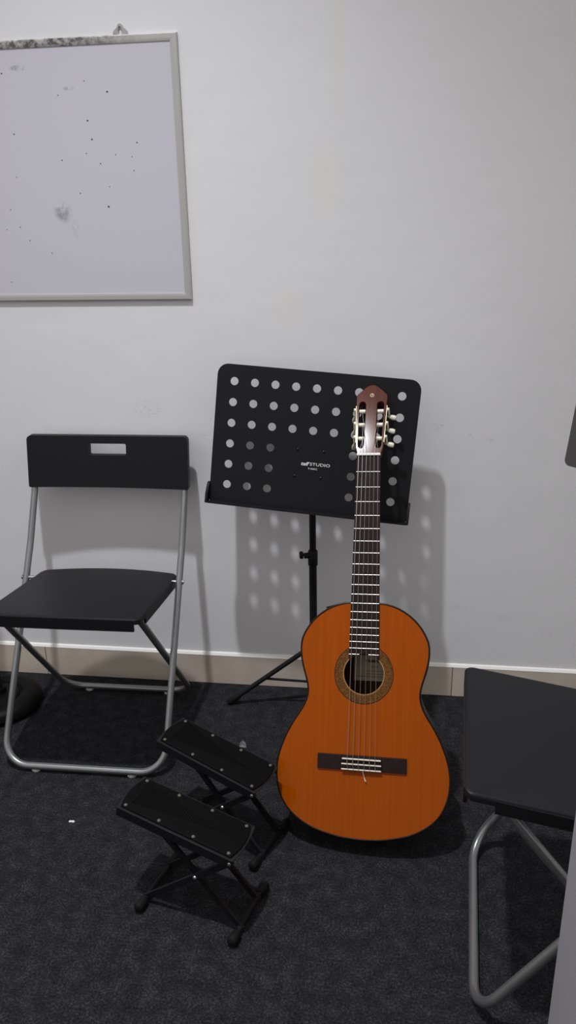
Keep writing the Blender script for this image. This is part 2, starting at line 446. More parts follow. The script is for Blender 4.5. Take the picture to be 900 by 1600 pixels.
# ------------------------------------------------------------------ folding chairs
CW, CF, CYB, CZB, CYC, CR_, CYS, CWR = .201, .1831, .1142, .4787, .2398, .1746, -.1665, .1827
def back_y(z): return CYB + (z - CZB) * (.1835 - CYB) / (.609 - CZB) if z < .609 else .1835 + (z - .609) * (.2065 - .1835) / (.742 - .609)
def make_chair(name, label, cat, loc, rot):
    t = thing(name, label, cat, loc, rot)
    zb = .0135; rt = .0085
    # front frame: one bent tube from the backrest down to the floor bar and up again
    top = .725
    p = [(-CW, back_y(top), top), (-CW, back_y(.609), .609), (-CW, CYB, CZB), (-CW, -CF, zb), (CW, -CF, zb), (CW, CYB, CZB), (CW, back_y(.609), .609), (CW, back_y(top), top)]
    bm = bmesh.new(); tube(bm, fillet(p, [.16, .16, .062, .062, .16, .16], 10), rt, 14)
    fr = tag(obj('front_frame', bm, M['steel'], t), 'silver tube frame')
    p = [(-.168, CYS, .414), (-CWR, CR_, zb), (CWR, CR_, zb), (.168, CYS, .414)]
    bm = bmesh.new(); tube(bm, fillet(p, [.055, .055], 10), .0082, 14)
    rf = tag(obj('rear_frame', bm, M['steel'], t), 'silver tube frame')
    for par, y, w in ((fr, -CF, .12), (rf, CR_, .115)):
        for s in (-1, 1):
            bm = bmesh.new(); lathe(bm, [(0, 0), (.0085, 0), (.0095, .002), (.0085, .0075), (0, .0075)], 16, Matrix.Translation((s*w, y, 0)) @ Matrix.Diagonal((1.2, .8, 1, 1)))
            tag(obj('foot_cap', bm, M['clear_pad'], par), 'clear plastic foot cap')
    # seat
    yf, yb, zf, zk, hw, ox = -.2225, .117, .4435, .4010, .1825, .0045
    def zs(y): return zf + (zk - zf) * (y - yf) / (yb - yf)
    out = []
    out += [(x, y) for x, y in ((-hw+.004, yb-.01), (-hw+.012, yb),)]
    for k in range(1, 12):
        x = -hw+.012 + (2*hw-.024)*k/12; out.append((x, yb + .028*(1-(x/(hw-.012))**2)))
    out += [(hw-.012, yb), (hw-.004, yb-.01)]
    for k in range(7):
        a = -.5*PI*k/6; out.append((hw-.015 + .015*math.cos(a), yf+.015 + .015*math.sin(a)))
    for k in range(7):
        a = -.5*PI - .5*PI*k/6; out.append((-hw+.015 + .015*math.cos(a), yf+.015 + .015*math.sin(a)))
    bm = bmesh.new()
    cx, cy = 0, (yf+yb)/2
    def loop(s, dz):
        return [bm.verts.new((x*s+ox, cy+(y-cy)*s, zs(cy+(y-cy)*s)+dz)) for x, y in out]
    Ls = [loop(.962, 0), loop(.985, -.0007), loop(.996, -.0025), loop(1.0, -.0055), loop(1.0, -.013), loop(.97, -.014)]
    m_ = len(out)
    for A, B in zip(Ls, Ls[1:]):
        for k in range(m_): bm.faces.new((A[k], A[(k+1) % m_], B[(k+1) % m_], B[k]))
    bm.faces.new(Ls[0]); bm.faces.new(Ls[-1][::-1])
    # front lip with square ends, and the two side skirts
    def curved_strip(pts, z0, z1, th_in):
        pts = [(x+ox, y) for x, y in pts]
        a = [bm.verts.new((x, y, zs(y)+z1)) for x, y in pts]; b = [bm.verts.new((x, y, zs(y)+z0)) for x, y in pts]
        c = [bm.verts.new((x+th_in[0], y+th_in[1], zs(y)+z0)) for x, y in pts]; d = [bm.verts.new((x+th_in[0], y+th_in[1], zs(y)+z1)) for x, y in pts]
        for i in range(len(pts)-1):
            for P, Q in ((a, b), (b, c), (c, d), (d, a)): bm.faces.new((P[i], P[i+1], Q[i+1], Q[i]))
        bm.faces.new((a[0], b[0], c[0], d[0])); bm.faces.new((a[-1], d[-1], c[-1], b[-1]))
    lip = .1685
    curved_strip([(-lip, yf-.001), (-lip/2, yf-.0015), (0, yf-.002), (lip/2, yf-.0015), (lip, yf-.001)], -.030, -.003, (0, .006))
    for s in (-1, 1):
        curved_strip([(s*(hw+.0005), yf+.045), (s*(hw+.0008), -.08), (s*(hw+.0005), yb-.012)], -.026, -.004, (-s*.005, 0))
    obj('seat', bm, M['black_plastic'], t, smooth=38)
    for s in (-1, 1):
        bm = bmesh.new(); tube(bm, [(s*(hw-.004)+ox, .0645, .401), (s*(CW+.0125), .0645, .401)], .0042, 12)
        lathe(bm, [(0, 0), (.0065, 0), (.0055, .003), (0, .0035)], 12, along((s*(CW+.0085), .0645, .401), (s, 0, 0)))
        tag(obj('hinge_bolt', bm, M['bolt'], t), 'round steel hinge bolt')
    # backrest: slightly dished panel sleeved over the tubes, with a hand slot
    z0, z1, bw, sag = .609, .742, .2125, .009
    L = (z1-z0)
    cuts = [-.16, -.11, -.08, -.03, 0, .03, .08, .11, .16]
    def f(c):
        z = z0 + c.z; k = 1-(c.x/bw)**2
        top = (.0035*(1-min(1, abs(c.x)/.055)**2) if False else 0)
        return V((c.x*(1+.012*(c.z/L-.5)*0), back_y(z) + (c.y-.0125) + sag*k - (.0 if abs(c.x) < bw*.93 else 0), z - .002*k*(c.z/L)))
    bm = plate(rrect(-bw, 0, bw, L, [.004, .004, .012, .012]), [rrect(-.050, .0835, .049, .1135, .004)], .0175, cuts, f)
    obj('backrest', bm, M['black_plastic'], t, bevel=.003, bseg=3)
    return t
make_chair('folding_chair', 'black plastic folding chair with silver tube legs, facing forward below the whiteboard', 'chair', (-.7157, -.2523, 0), .0149)
make_chair('folding_chair.001', 'black folding chair turned towards the guitar, cut off by the right frame edge', 'chair', (.3604, -.7868, 0), -1.6556)

# ------------------------------------------------------------------ round base of a stand at the far left
t = thing('floor_stand', 'round black stand base on the carpet behind the left folding chair', 'stand', (-1.052, -.182, 0))
bm = bmesh.new()
lathe(bm, [(0, .0), (.092, 0), (.108, .004), (.114, .014), (.111, .027), (.100, .038), (.082, .043), (.064, .040), (.060, .034), (.056, .034), (.052, .039), (.040, .042), (.022, .044), (.020, .060), (0, .060)], 64)
obj('base', bm, M['stand_base'], t)
bm = bmesh.new(); tube(bm, [(0, 0, .05), (0, 0, .62)], .0125, 16)
o = obj('lower_pole', bm, M['black_metal'], t)
bm = bmesh.new(); lathe(bm, [(0, .60), (.016, .60), (.018, .605), (.018, .64), (.014, .65), (0, .65)], 20); obj('collar', bm, M['dark_rubber'], t)
bm = bmesh.new(); tube(bm, [(0, 0, .64), (0, 0, 1.1)], .009, 14); obj('upper_pole', bm, M['black_metal'], t)

# ------------------------------------------------------------------ music stands
def tripod(t, px, py, ztop, legs, hub=.17, pole_r=.0100, up_r=.0085, collar=.425, knob_dir=(-1, -.25, 0)):
    bm = bmesh.new(); tube(bm, [(px, py, .035), (px, py, collar)], pole_r, 18); obj('lower_pole', bm, M['black_metal'], t)
    bm = bmesh.new(); tube(bm, [(px, py, collar-.02), (px, py, ztop)], up_r, 18); obj('upper_pole', bm, M['black_metal'], t)
    bm = bmesh.new(); lathe(bm, [(pole_r, collar-.032), (pole_r+.0022, collar-.032), (pole_r+.0026, collar-.028), (pole_r+.0026, collar+.004), (pole_r+.001, collar+.008), (up_r-.001, collar+.008)], 24, Matrix.Translation((px, py, 0)))
    d = V(knob_dir).normalized()
    tube(bm, [V((px, py, collar-.005))+d*.006, V((px, py, collar-.005))+d*.0225], .0075, 14)
    co = obj('clamp_collar', bm, M['black_metal'], t)
    bm = bmesh.new()
    q = V((px, py, collar-.003)) + d*.0235
    tube(bm, [q - d*.004, q + d*.004], .0028, 10)
    lathe(bm, [(0, .001), (.0075, .001), (.0098, .003), (.0098, .008), (.008, .0105), (0, .0105)], 8, along(q, d))
    obj('knob', bm, M['dark_rubber'], co)
    bm = bmesh.new()
    lathe(bm, [(pole_r, hub-.022), (pole_r+.006, hub-.022), (pole_r+.008, hub-.018), (pole_r+.008, hub+.018), (pole_r+.005, hub+.024), (pole_r, hub+.024)], 24, Matrix.Translation((px, py, 0)))
    for a, L in legs:
        d = V((math.cos(a), math.sin(a), 0)); n = V((-d.y, d.x, 0))
        c0 = V((px, py, hub)) + d*.018
        for s in (-1, 1):
            tube(bm, [c0 + n*s*.009 - d*.008, c0 + n*s*.009 + d*.008], .006, 8)
    obj('hub', bm, M['dark_rubber'], t)
    low = .075
    bm = bmesh.new(); lathe(bm, [(pole_r, low-.012), (pole_r+.006, low-.012), (pole_r+.006, low+.012), (pole_r, low+.012)], 20, Matrix.Translation((px, py, 0)))
    obj('brace_collar', bm, M['dark_rubber'], t)
    for a, L in legs:
        d = V((math.cos(a), math.sin(a), 0))
        p0 = V((px, py, hub)) + d*.02; p1 = V((px, py, .0095)) + d*L
        e = (p1-p0).normalized()
        bm = bmesh.new(); tube(bm, [p0, p1], .0066, 12, sy=1.0)
        q = p0.lerp(p1, .55); n = e.cross(V((0, 0, 1))).normalized()
        tube(bm, [q - n*.0078, q + n*.0078], .0020, 8)
        lg = obj('leg', bm, M['black_metal'], t)
        bm = bmesh.new(); tube(bm, [p1 - e*.030, p1 - e*.026, p1 + e*.004, p1 + e*.009, p1 + e*.0105], [.0080, .0092, .0095, .008, .004], 14)
        obj('rubber_foot', bm, M['dark_rubber'], lg)
        bm = bmesh.new(); b0 = V((px, py, low)) + d*(pole_r+.004); b1 = q
        tube(bm, [b0, b1], .0035, 8)
        obj('brace', bm, M['black_metal'], t)

# perforated desk ----------------------------------------------------
S = .05
DR = Matrix(((.99615706, .02967458, .08240479), (-.04400033, .98306578, .17789224), (-.0757304, -.18083446, .9805936)))
DO = V((-.1838, -.1175, .7521))
POLE = (-.187, -.093)
t = thing('music_stand', 'black perforated music stand standing against the wall behind the guitar', 'music stand', (POLE[0], POLE[1], 0))
tinv = -V(t.location)
def dmap(c): return DR @ c + DO + tinv
holes = []
for r in range(6):
    for c in range(9):
        if r >= 3 and 3 <= c <= 5: continue
        holes.append(circle((c-4)*S, (2.5-r)*S, .0098, 18))
bm = plate(rrect(-.2425, -.1705, .2425, .1650, [.006, .006, .026, .026]), holes, .0016, (), dmap)
dk = tag(obj('desk', bm, M['black_metal'], t), 'black perforated desk with nine columns of round holes')
# ledge with rounded front corners and small end gussets
bm = bmesh.new()
outl = [(.2475, 0), (.2475, -.040)]
hw, dp, rr = .2475, .034, .012
loop = [(hw, 0)] + [(hw-rr+rr*math.cos(a), -dp+rr+rr*math.sin(a)) for a in [-.5*PI*k/6 for k in range(7)]]
loop += [(-x, y) for x, y in loop[::-1]]
zl = -.1695
top = [bm.verts.new(dmap(V((x, y, zl)))) for x, y in loop]; bot = [bm.verts.new(dmap(V((x, y, zl-.0016)))) for x, y in loop]
bm.faces.new(top); bm.faces.new(bot[::-1])
n = len(loop)
for k in range(n): bm.faces.new((top[k], bot[k], bot[(k+1) % n], top[(k+1) % n]))
lipo = [bm.verts.new(dmap(V((x*1.0, y, zl)))) for x, y in loop[1:-1]]
lipt = [bm.verts.new(dmap(V((x, y, zl+.0025)))) for x, y in loop[1:-1]]
for k in range(len(lipo)-1): bm.faces.new((lipo[k], lipo[k+1], lipt[k+1], lipt[k]))
for s in (-1, 1):
    tri = [(0, -.122), (-.010, -.126), (-.022, -.150), (-.022, zl), (0, zl)]
    A = [bm.verts.new(dmap(V((s*.2475, y, z)))) for y, z in tri]; B = [bm.verts.new(dmap(V((s*.2418, y, z)))) for y, z in tri]
    bm.faces.new(A); bm.faces.new(B[::-1])
    for k in range(len(tri)): bm.faces.new((A[k], A[(k+1) % len(tri)], B[(k+1) % len(tri)], B[k]))
obj('ledge', bm, M['black_metal'], t)
for x, z in ((-.033, -.0224), (.030, -.0221), (-.0353, -.0863), (.0286, -.0857)):
    bm = bmesh.new(); lathe(bm, [(0, .0026), (.0016, .0022), (.0031, .0008), (.0033, 0), (0, -.0005)], 14, Matrix.Translation(dmap(V((x, 0, z)))) @ DR.to_4x4() @ Matrix.Rotation(PI/2, 4, 'X'))
    obj('rivet', bm, M['rivet'], dk)
TM = Matrix.Translation(dmap(V((0, -.0004, 0)))) @ DR.to_4x4()
sl = Matrix.Rotation(math.radians(-.2), 4, 'Y')
text_mesh('logo_lettering', 'taff', .0122, TM @ Matrix.Translation((-.0140, 0, -.0555)) @ sl, M['print'], dk, shear=.28, sx=1.28, offset=.00022, spacing=.92)['label'] = 'white printed maker lettering'
text_mesh('logo_lettering', 'STUDIO', .0100, TM @ Matrix.Translation((.0240, 0, -.0550)) @ sl, M['print'], dk, sx=1.36, offset=.00005, spacing=1.02)['label'] = 'white printed maker lettering'
text_mesh('model_lettering', 'P-06KC', .0062, TM @ Matrix.Translation((.0075, 0, -.0660)) @ sl, M['print'], dk, sx=1.15)['label'] = 'small white model lettering'
# bracket behind the desk
bm = bmesh.new()
box(bm, (-.045, .0018, -.10), (.045, .006, -.01), Matrix.Translation(dmap(V((0, 0, 0)))) @ DR.to_4x4())
tube(bm, [dmap(V((-.004, .006, -.055))), (0, .004, .685), (0, 0, .655)], .009, 12)
obj('tilt_bracket', bm, M['black_metal'], t)
tripod(t, 0, 0, .675, [(math.radians(184), .229), (math.radians(-48), .21), (math.radians(12), .17)], hub=.172, collar=.452)

# second, plain desk at the right edge --------------------------------
t = thing('music_stand.001', 'dark glossy solid music desk cut off by the right frame edge', 'music stand', (.505, -.40, 0))
M['gloss_black'] = mat('glossy_dark_brown_metal', (.045, .040, .038), .30, coat=.5, coat_rough=.2)
R2 = Matrix.Rotation(math.radians(-47), 3, 'Z') @ Matrix.Rotation(math.radians(-9), 3, 'X')
O2 = V((.505, -.40, 0))
# place so that the lower-left corner of the desk lands where it is seen
corner = V((.3375, -.40, .787))
def d2(c): return corner - O2 + R2 @ (c - V((-.235, 0, -.16)))
bm = plate(rrect(-.235, -.16, .235, .16, [.012, .012, .03, .03]), (), .002, (), d2)
dk2 = obj('desk', bm, M['gloss_black'], t)
bm = bmesh.new()
loop = [(.22, 0), (.22, -.045), (-.215, -.045), (-.215, 0)]
box(bm, (-.20, -.035, -.150), (.20, 0, -.1485), Matrix.Translation(d2(V((0, 0, 0)))) @ R2.to_4x4())
cpt = d2(V((0, .006, -.06)))
t2 = t
bm2 = bmesh.new(); box(bm2, (-.045, .0022, -.10), (.045, .007, -.02), Matrix.Translation(d2(V((0, 0, 0)))) @ R2.to_4x4()); tube(bm2, [cpt, (cpt.x, cpt.y+.015, cpt.z-.07)], .009, 10)
obj('ledge', bm, M['gloss_black'], t); obj('tilt_bracket', bm2, M['black_metal'], t)
tripod(t, cpt.x, cpt.y+.015, cpt.z-.06, [(math.radians(75), .2), (math.radians(-45), .2), (math.radians(15), .2)], hub=.17, collar=.5)

# ------------------------------------------------------------------ footstools
ST = dict(zc=.1975, tilt=.1745, L=.1094, w=.0367, off=-.0235, fh=.1002, fb=.0718, zp=.1034, ap=.0143, bt=.0440)
def pad_mat():
    m, t, b = nt('ridged_rubber_pad')
    tc = N(t, 'ShaderNodeTexCoord'); sx = N(t, 'ShaderNodeSeparateXYZ'); t.links.new(tc.outputs['Object'], sx.inputs[0])
    b.inputs['Base Color'].default_value = (.0034, .0032, .0034, 1); b.inputs['Roughness'].default_value = .6; b.inputs['Specular IOR Level'].default_value = .06
    return m
M['pad'] = pad_mat()
def make_stool(name, label, loc, rot):
    t = thing(name, label, 'footstool', loc, rot)
    A = Matrix.Translation((ST['off'], 0, ST['zc'])) @ Matrix.Rotation(ST['tilt'], 4, 'Y')
    hl, hb = ST['L']+.0135, .0475
    # folded steel top: flat plate with long side flanges and bowed short ends
    bm = bmesh.new()
    def endx(b, s): return s*(hl + (.005*(1-(b/hb)**2)))
    bs_ = [-hb + 2*hb*k/10 for k in range(11)]
    out = [(endx(b, 1), b) for b in bs_] + [(endx(b, -1), b) for b in bs_[::-1]]
    def lp(z, ins=0): return [bm.verts.new(A @ V((x*(1-ins), b*(1-ins*2), z))) for x, b in out]
    L1, L2 = lp(-.0035), lp(-.0055)
    bm.faces.new(L1); bm.faces.new(L2[::-1])
    for k in range(len(out)): bm.faces.new((L1[k], L2[k], L2[(k+1) % len(out)], L1[(k+1) % len(out)]))
    for s in (-1, 1):
        box(bm, (-hl, min(s*hb, s*(hb-.0018)), -.0235), (hl, max(s*hb, s*(hb-.0018)), -.0036), A)
    plate_ = tag(obj('top_plate', bm, M['black_metal'], t, smooth=20, bevel=.0008), 'black folded steel top plate')
    # rubber pad, bowed ends, with a wedge of fine ridges
    bm = bmesh.new()
    pl, pb = ST['L']+.0065, .0425
    bs_ = [-pb + 2*pb*k/10 for k in range(11)]
    out = [(pl + .008*(1-(b/pb)**2), b) for b in bs_] + [(-pl - .008*(1-(b/pb)**2), b) for b in bs_[::-1]]
    a_ = [bm.verts.new(A @ V((x, b, -.0036))) for x, b in out]; b2 = [bm.verts.new(A @ V((x, b, -.0004))) for x, b in out]; c_ = [bm.verts.new(A @ V((x*.99, b*.98, 0))) for x, b in out]
    bm.faces.new(a_[::-1]); bm.faces.new(c_)
    for P, Q in ((a_, b2), (b2, c_)):
        for k in range(len(out)): bm.faces.new((P[k], P[(k+1) % len(out)], Q[(k+1) % len(out)], Q[k]))
    n = 40
    for k in range(n):
        f = k/(n-1); x = -pl + .012 + f*(2*pl-.045); h = .030*(1-f)**1.25 + .0015; c0 = .006*(1-f)
        box(bm, (x, c0-h, -.0002), (x+.0022, c0+h, .0011), A)
    pad = obj('rubber_pad', bm, M['pad'], t, smooth=20)
    for b in (-1, 1):
        for k in (-3, -1, 1, 3):
            bm = bmesh.new(); lathe(bm, [(0, .0022), (.0022, .0018), (.0036, .0004), (.0036, -.0005), (0, -.0005)], 14, A @ Matrix.Translation((k*ST['L']/3, b*ST['w'], 0)))
            tag(obj('screw', bm, M['screw'], pad), 'dull metal screw head')
    # floor bars with rubber feet
    for s in (-1, 1):
        bm = bmesh.new(); tube(bm, [(s*ST['fh'], -ST['fb']+.006, .0115), (s*ST['fh'], ST['fb']-.006, .0115)], .0055, 12)
        fbar = obj('floor_bar', bm, M['black_metal'], t)
        for q in (-1, 1):
            bm = bmesh.new(); y = q*ST['fb']
            tube(bm, [(s*ST['fh'], y-q*.024, .0115), (s*ST['fh'], y-q*.021, .0115), (s*ST['fh'], y-q*.004, .0115), (s*ST['fh'], y+q*.002, .0115), (s*ST['fh'], y+q*.005, .0115)], [.0070, .0085, .0098, .0090, .0045], 16)
            obj('rubber_foot', bm, M['dark_rubber'], fbar)
    # crossed flat legs, one pair on each long side
    tr = A @ V((ST['L']+.008, 0, -.013)); 
    for q in (-1, 1):
        y = q*(ST['bt']-.002)
        def flat(p0, p1, yy, w=.0060, th=.0030):
            bm = bmesh.new(); p0, p1 = V((p0[0], yy, p0[1])), V((p1[0], yy, p1[1])); e = (p1-p0).normalized(); nn = V((-e.z, 0, e.x))
            Y = V((0, 1, 0))
            vs = []
            for P in (p0 - e*.004, p1 + e*.004):
                vs.append([bm.verts.new(P + nn*a*w + Y*b*th) for a, b in ((-1, -1), (1, -1), (1, 1), (-1, 1))])
            for k in range(4): bm.faces.new((vs[0][k], vs[0][(k+1) % 4], vs[1][(k+1) % 4], vs[1][k]))
            bm.faces.new(vs[0][::-1]); bm.faces.new(vs[1])
            return obj('leg', bm, M['black_metal'], t, smooth=0)
        flat((-ST['fh'], .0115), (tr.x, tr.z), y)
        # second leg passes through the pivot and hooks under the plate
        f = (ST['ap']+ST['fh'])/(tr.x+ST['fh']); pz = .0115 + f*(tr.z-.0115)
        p0 = V((ST['fh'], .0115)); pv = V((ST['ap'], pz)); e = (pv-p0)
        kx = 1.0
        for k in range(400):
            kx += .005; P = p0 + e*kx; la = A.inverted() @ V((P.x, 0, P.y))
            if la.z > -.010: break
        P = p0 + e*(kx-.01)
        flat(p0, P, y - q*.0064)
        bm = bmesh.new(); lathe(bm, [(0, .0026), (.0028, .0020), (.0042, 0), (.0042, -.008), (0, -.008)], 14, along((ST['ap'], y+q*.0032, pz), (0, q, 0)))
        tag(obj('pivot_bolt', bm, M['bolt'], t), 'small bright pivot bolt')
        bm = bmesh.new(); lathe(bm, [(0, .0024), (.0028, .0018), (.0040, 0), (.0040, -.009), (0, -.009)], 14, along((tr.x, q*hb, tr.z), (0, q, 0)))
        tag(obj('hinge_bolt', bm, M['screw'], t), 'dull hinge bolt at the plate end')
    bm = bmesh.new(); tube(bm, [(P.x, -ST['bt']+.007, P.y), (P.x, ST['bt']-.007, P.y)], .0035, 8); obj('hook_rod', bm, M['black_metal'], t)
    return t
make_stool('footstool', 'black folding guitar footstool nearest the camera, in front of the other one', (-.3379, -.7773, 0), -.277)
make_stool('footstool.001', 'black folding guitar footstool farther back, between the chair and the guitar', (-.3208, -.588, 0), -.3832)

# ------------------------------------------------------------------ classical guitar
GS = 1.0006
GR = Matrix(((.99613677, .08752221, -.00716991), (-.07322411, .87291658, .48234311), (.04847447, -.4799547, .87595303)))
GP = V((-.0406, -.5544, .1829))
def gw(x, u, d): return GR @ (V((x, -d, u)) * GS) + GP
base = gw(0, -.1575, -.090); base.z = max(base.z, 0)
t = thing('classical_guitar', 'amber classical guitar leaning against the perforated music stand', 'guitar')
t.matrix_world = Matrix.Translation(base) @ GR.to_4x4()
g0 = GR.transposed() @ (GP - base)
def G(x, u, d): return g0 + V((x, -d, u)) * GS
half = [(0, .3255), (.030, .3255), (.0475, .3235), (.0715, .3155), (.0945, .3015), (.1125, .2845), (.1255, .266), (.1345, .246), (.1365, .226), (.1345, .2045), (.129, .182), (.1225, .161), (.1187, .144), (.1190, .127), (.1245, .1095), (.1350, .0905), (.148, .0705), (.1610, .046), (.1718, .019), (.1785, -.006), (.1808, -.028), (.1795, -.050), (.1738, -.073), (.1635, -.095), (.1475, -.114), (.125, -.1305), (.0975, -.1435), (.065, -.152), (.035, -.157), (0, -.1588)]
def smooth(P, it=2):
    for _ in range(it):
        Q = [P[0]]
        for i in range(len(P)-1):
            a, b = P[i], P[i+1]
            pa, nb = P[max(i-1, 0)], P[min(i+2, len(P)-1)]
            mid = ((-pa[0]+9*a[0]+9*b[0]-nb[0])/16, (-pa[1]+9*a[1]+9*b[1]-nb[1])/16) if 0 < i < len(P)-2 else ((a[0]+b[0])/2, (a[1]+b[1])/2)
            Q += [mid, b]
        P = Q
    return P
hs = smooth(half, 1)
OUT = hs + [(-x, u) for x, u in hs[-2:0:-1]]
def scaled(s): return [(x*s, .09+(u-.09)*s) for x, u in OUT]
HU, HR = .1765, .0425
def gm(c): return G(c.x, c.z, -c.y)
bm = plate(OUT, [circle(0, HU, HR, 48)], .0028, (), gm)
top = tag(obj('soundboard', bm, M['spruce'], t), 'glossy amber wooden top')
# side control panel, binding, sides, back
DEP = .090
def depth(u): return DEP - .006*max(0, (u+.16)/.49)
bm = bmesh.new()
no = len(OUT)
r1 = [bm.verts.new(G(x, u, -.0028)) for x, u in OUT]; r2 = [bm.verts.new(G(x, u, -depth(u))) for x, u in OUT]
inn = [(x*(1-.003/.15), .085+(u-.085)*.985) for x, u in OUT]
r3 = [bm.verts.new(G(x, u, -depth(u))) for x, u in inn]; r4 = [bm.verts.new(G(x, u, -.0028)) for x, u in inn]
for A_, B_ in ((r1, r2), (r2, r3), (r3, r4), (r4, r1)):
    for k in range(no): bm.faces.new((A_[k], A_[(k+1) % no], B_[(k+1) % no], B_[k])).material_index = 1 if A_ is r3 else 0
tag(obj('side', bm, M['sides'], t, second=M['inside']), 'dark glossy sides')
bm = bmesh.new()
a_ = [bm.verts.new(G(x, u, -depth(u)+.0005)) for x, u in OUT]; b_ = [bm.verts.new(G(x, u, -depth(u)-.002)) for x, u in OUT]; c_ = [bm.verts.new(G(x*.97, .085+(u-.085)*.97, -depth(u)-.0042)) for x, u in OUT]
bm.faces.new(a_).material_index = 1; bm.faces.new(c_[::-1])
for P, Q in ((a_, b_), (b_, c_)):
    for k in range(no): bm.faces.new((P[k], P[(k+1) % no], Q[(k+1) % no], Q[k]))
back = tag(obj('back', bm, M['sides'], t, second=M['inside']), 'dark glossy back')
bm = bmesh.new(); tube(bm, [G(x, u, -.0012) for x, u in OUT], .0022, 8, closed=True)
tag(obj('binding', bm, M['binding'], t), 'dark edge binding')
# paper label seen through the sound hole
lz = -depth(HU)+.0012
bm = bmesh.new(); 
vs = [bm.verts.new(G(x, u, lz)) for x, u in ((-.031, .158), (.062, .158), (.062, .214), (-.031, .214))] + [bm.verts.new(G(x, u, lz-.0005)) for x, u in ((-.031, .158), (.062, .158), (.062, .214), (-.031, .214))]
for f in ((0,1,2,3),(7,6,5,4),(0,4,5,1),(1,5,6,2),(2,6,7,3),(3,7,4,0)): bm.faces.new([vs[i] for i in f])
lab = tag(obj('paper_label', bm, M['paper'], back, smooth=0), 'cream maker label inside the sound hole')
text_mesh('label_lettering', 'YAMAHA', .0085, Matrix.Translation(G(.015, .2010, lz+.0006)), M['ink'], lab, sx=1.3, offset=.0003)
text_mesh('label_lettering', 'C-40', .0065, Matrix.Translation(G(.015, .1885, lz+.0006)), M['ink'], lab, sx=1.2)
bm = bmesh.new()
for u, x0, x1 in ((.1790, -.004, .034), (.1730, -.008, .036), (.1670, -.028, .058)):
    q = [bm.verts.new(G(x, uu, lz+.0007)) for x, uu in ((x0, u), (x1, u), (x1, u+.0009), (x0, u+.0009))]; bm.faces.new(q)
obj('label_rule', bm, M['ink'], lab, smooth=0)
# rosette
def annulus(r0, r1, d0, d1, n=72, keep=None):
    bm = bmesh.new(); R_ = []
    for r, d in ((r0, d0), (r0, d1), (r1, d1), (r1, d0)):
        R_.append([bm.verts.new(G(r*math.sin(2*PI*k/n), HU + r*math.cos(2*PI*k/n), d)) for k in range(n)])
    for A_, B_ in zip(R_, R_[1:] + R_[:1]):
        for k in range(n): bm.faces.new((A_[k], A_[(k+1) % n], B_[(k+1) % n], B_[k]))
    return bm
ro = tag(obj('rosette', annulus(.0445, .0615, -.0004, .0004), M['rosette'], top), 'mosaic rosette around the sound hole')
obj('rosette_edge', annulus(.0615, .0628, -.0004, .0005), M['binding'], top)
M['rim'] = mat('pale_hole_rim', (.30, .13, .035), .4, coat=.5)
obj('sound_hole_rim', annulus(.0423, .0445, -.0029, .0005), M['rim'], top)
# neck
def fw(u): return .026 + (.65-u)/(.65-.325)*.0045 if u > .2 else .032
FB0, FB1, FD = .2125, .650, .0062
bm = bmesh.new()
arc = []                                        # fretboard ends in a shallow scoop over the sound hole
for k in range(13):
    x = -.0318 + .0636*k/12
    ua = HU + math.sqrt(max(0, HR**2 - x**2)) + .0005
    arc.append((x, max(ua, .2055)))
loop = [(-fw(FB1), FB1)] + arc + [(fw(FB1), FB1)]
loop = [(x, u) for x, u in loop]
a_ = [bm.verts.new(G(x, u, FD)) for x, u in loop]; b_ = [bm.verts.new(G(x, u, .0002)) for x, u in loop]
bm.faces.new(a_); bm.faces.new(b_[::-1])
for k in range(len(loop)): bm.faces.new((a_[k], a_[(k+1) % len(loop)], b_[(k+1) % len(loop)], b_[k]))
fb = tag(obj('fretboard', bm, M['rosewood'], t, smooth=20, bevel=.0006), 'dark fretboard')
fr = lambda n: .650*2**(-n/12)
for k in range(1, 20):
    u = fr(k); w = fw(u)-.0004
    segs = [(-w, w)] if k < 19 else [(-w, -w+.0215), (w-.0215, w)]
    for s0, s1 in segs:
        bm = bmesh.new(); tube(bm, [G(s0, u, FD), G(s1, u, FD)], .0008, 8)
        obj('fret', bm, M['fret'], fb)
bm = bmesh.new()                                # rounded neck behind the board, swelling into the heel
secs = [(.652, .026, .018), (.60, .0268, .0185), (.50, .0280, .020), (.40, .0294, .0215), (.352, .0300, .026), (.336, .0302, .045), (.329, .0300, .070), (.3262, .0295, .084)]
rings = []
for u, w, dd in secs:
    rings.append([bm.verts.new(G(w*math.cos(a), u + (0 if dd < .03 else 0), .0002 - dd*math.sin(a))) for a in [PI*k/12 for k in range(13)]])
for A_, B_ in zip(rings, rings[1:]):
    for k in range(12): bm.faces.new((A_[k], A_[k+1], B_[k+1], B_[k]))
    bm.faces.new((A_[12], A_[0], B_[0], B_[12]))
bm.faces.new(rings[0]); bm.faces.new(rings[-1][::-1])
tag(obj('neck', bm, M['head'], t, smooth=50), 'reddish brown neck')
# small dark control box on the upper left side
bm = bmesh.new()
import itertools
pp = [(-.085, .3125), (-.042, .3245)]
e = V((pp[1][0]-pp[0][0], pp[1][1]-pp[0][1])).normalized(); nn = V((-e.y, e.x))
q = []
for d in (-.006, -.046):
    for (x, u), o in ((pp[0], -.002), (pp[1], -.002), (pp[1], .0035), (pp[0], .0035)):
        q.append(bm.verts.new(G(x+nn.x*o, u+nn.y*o, d)))
for f in ((0,1,2,3),(7,6,5,4),(0,4,5,1),(1,5,6,2),(2,6,7,3),(3,7,4,0)): bm.faces.new([q[i] for i in f])
tag(obj('side_control_box', bm, M['dark_rubber'], t, smooth=0, bevel=.001), 'small dark fitting on the upper side')
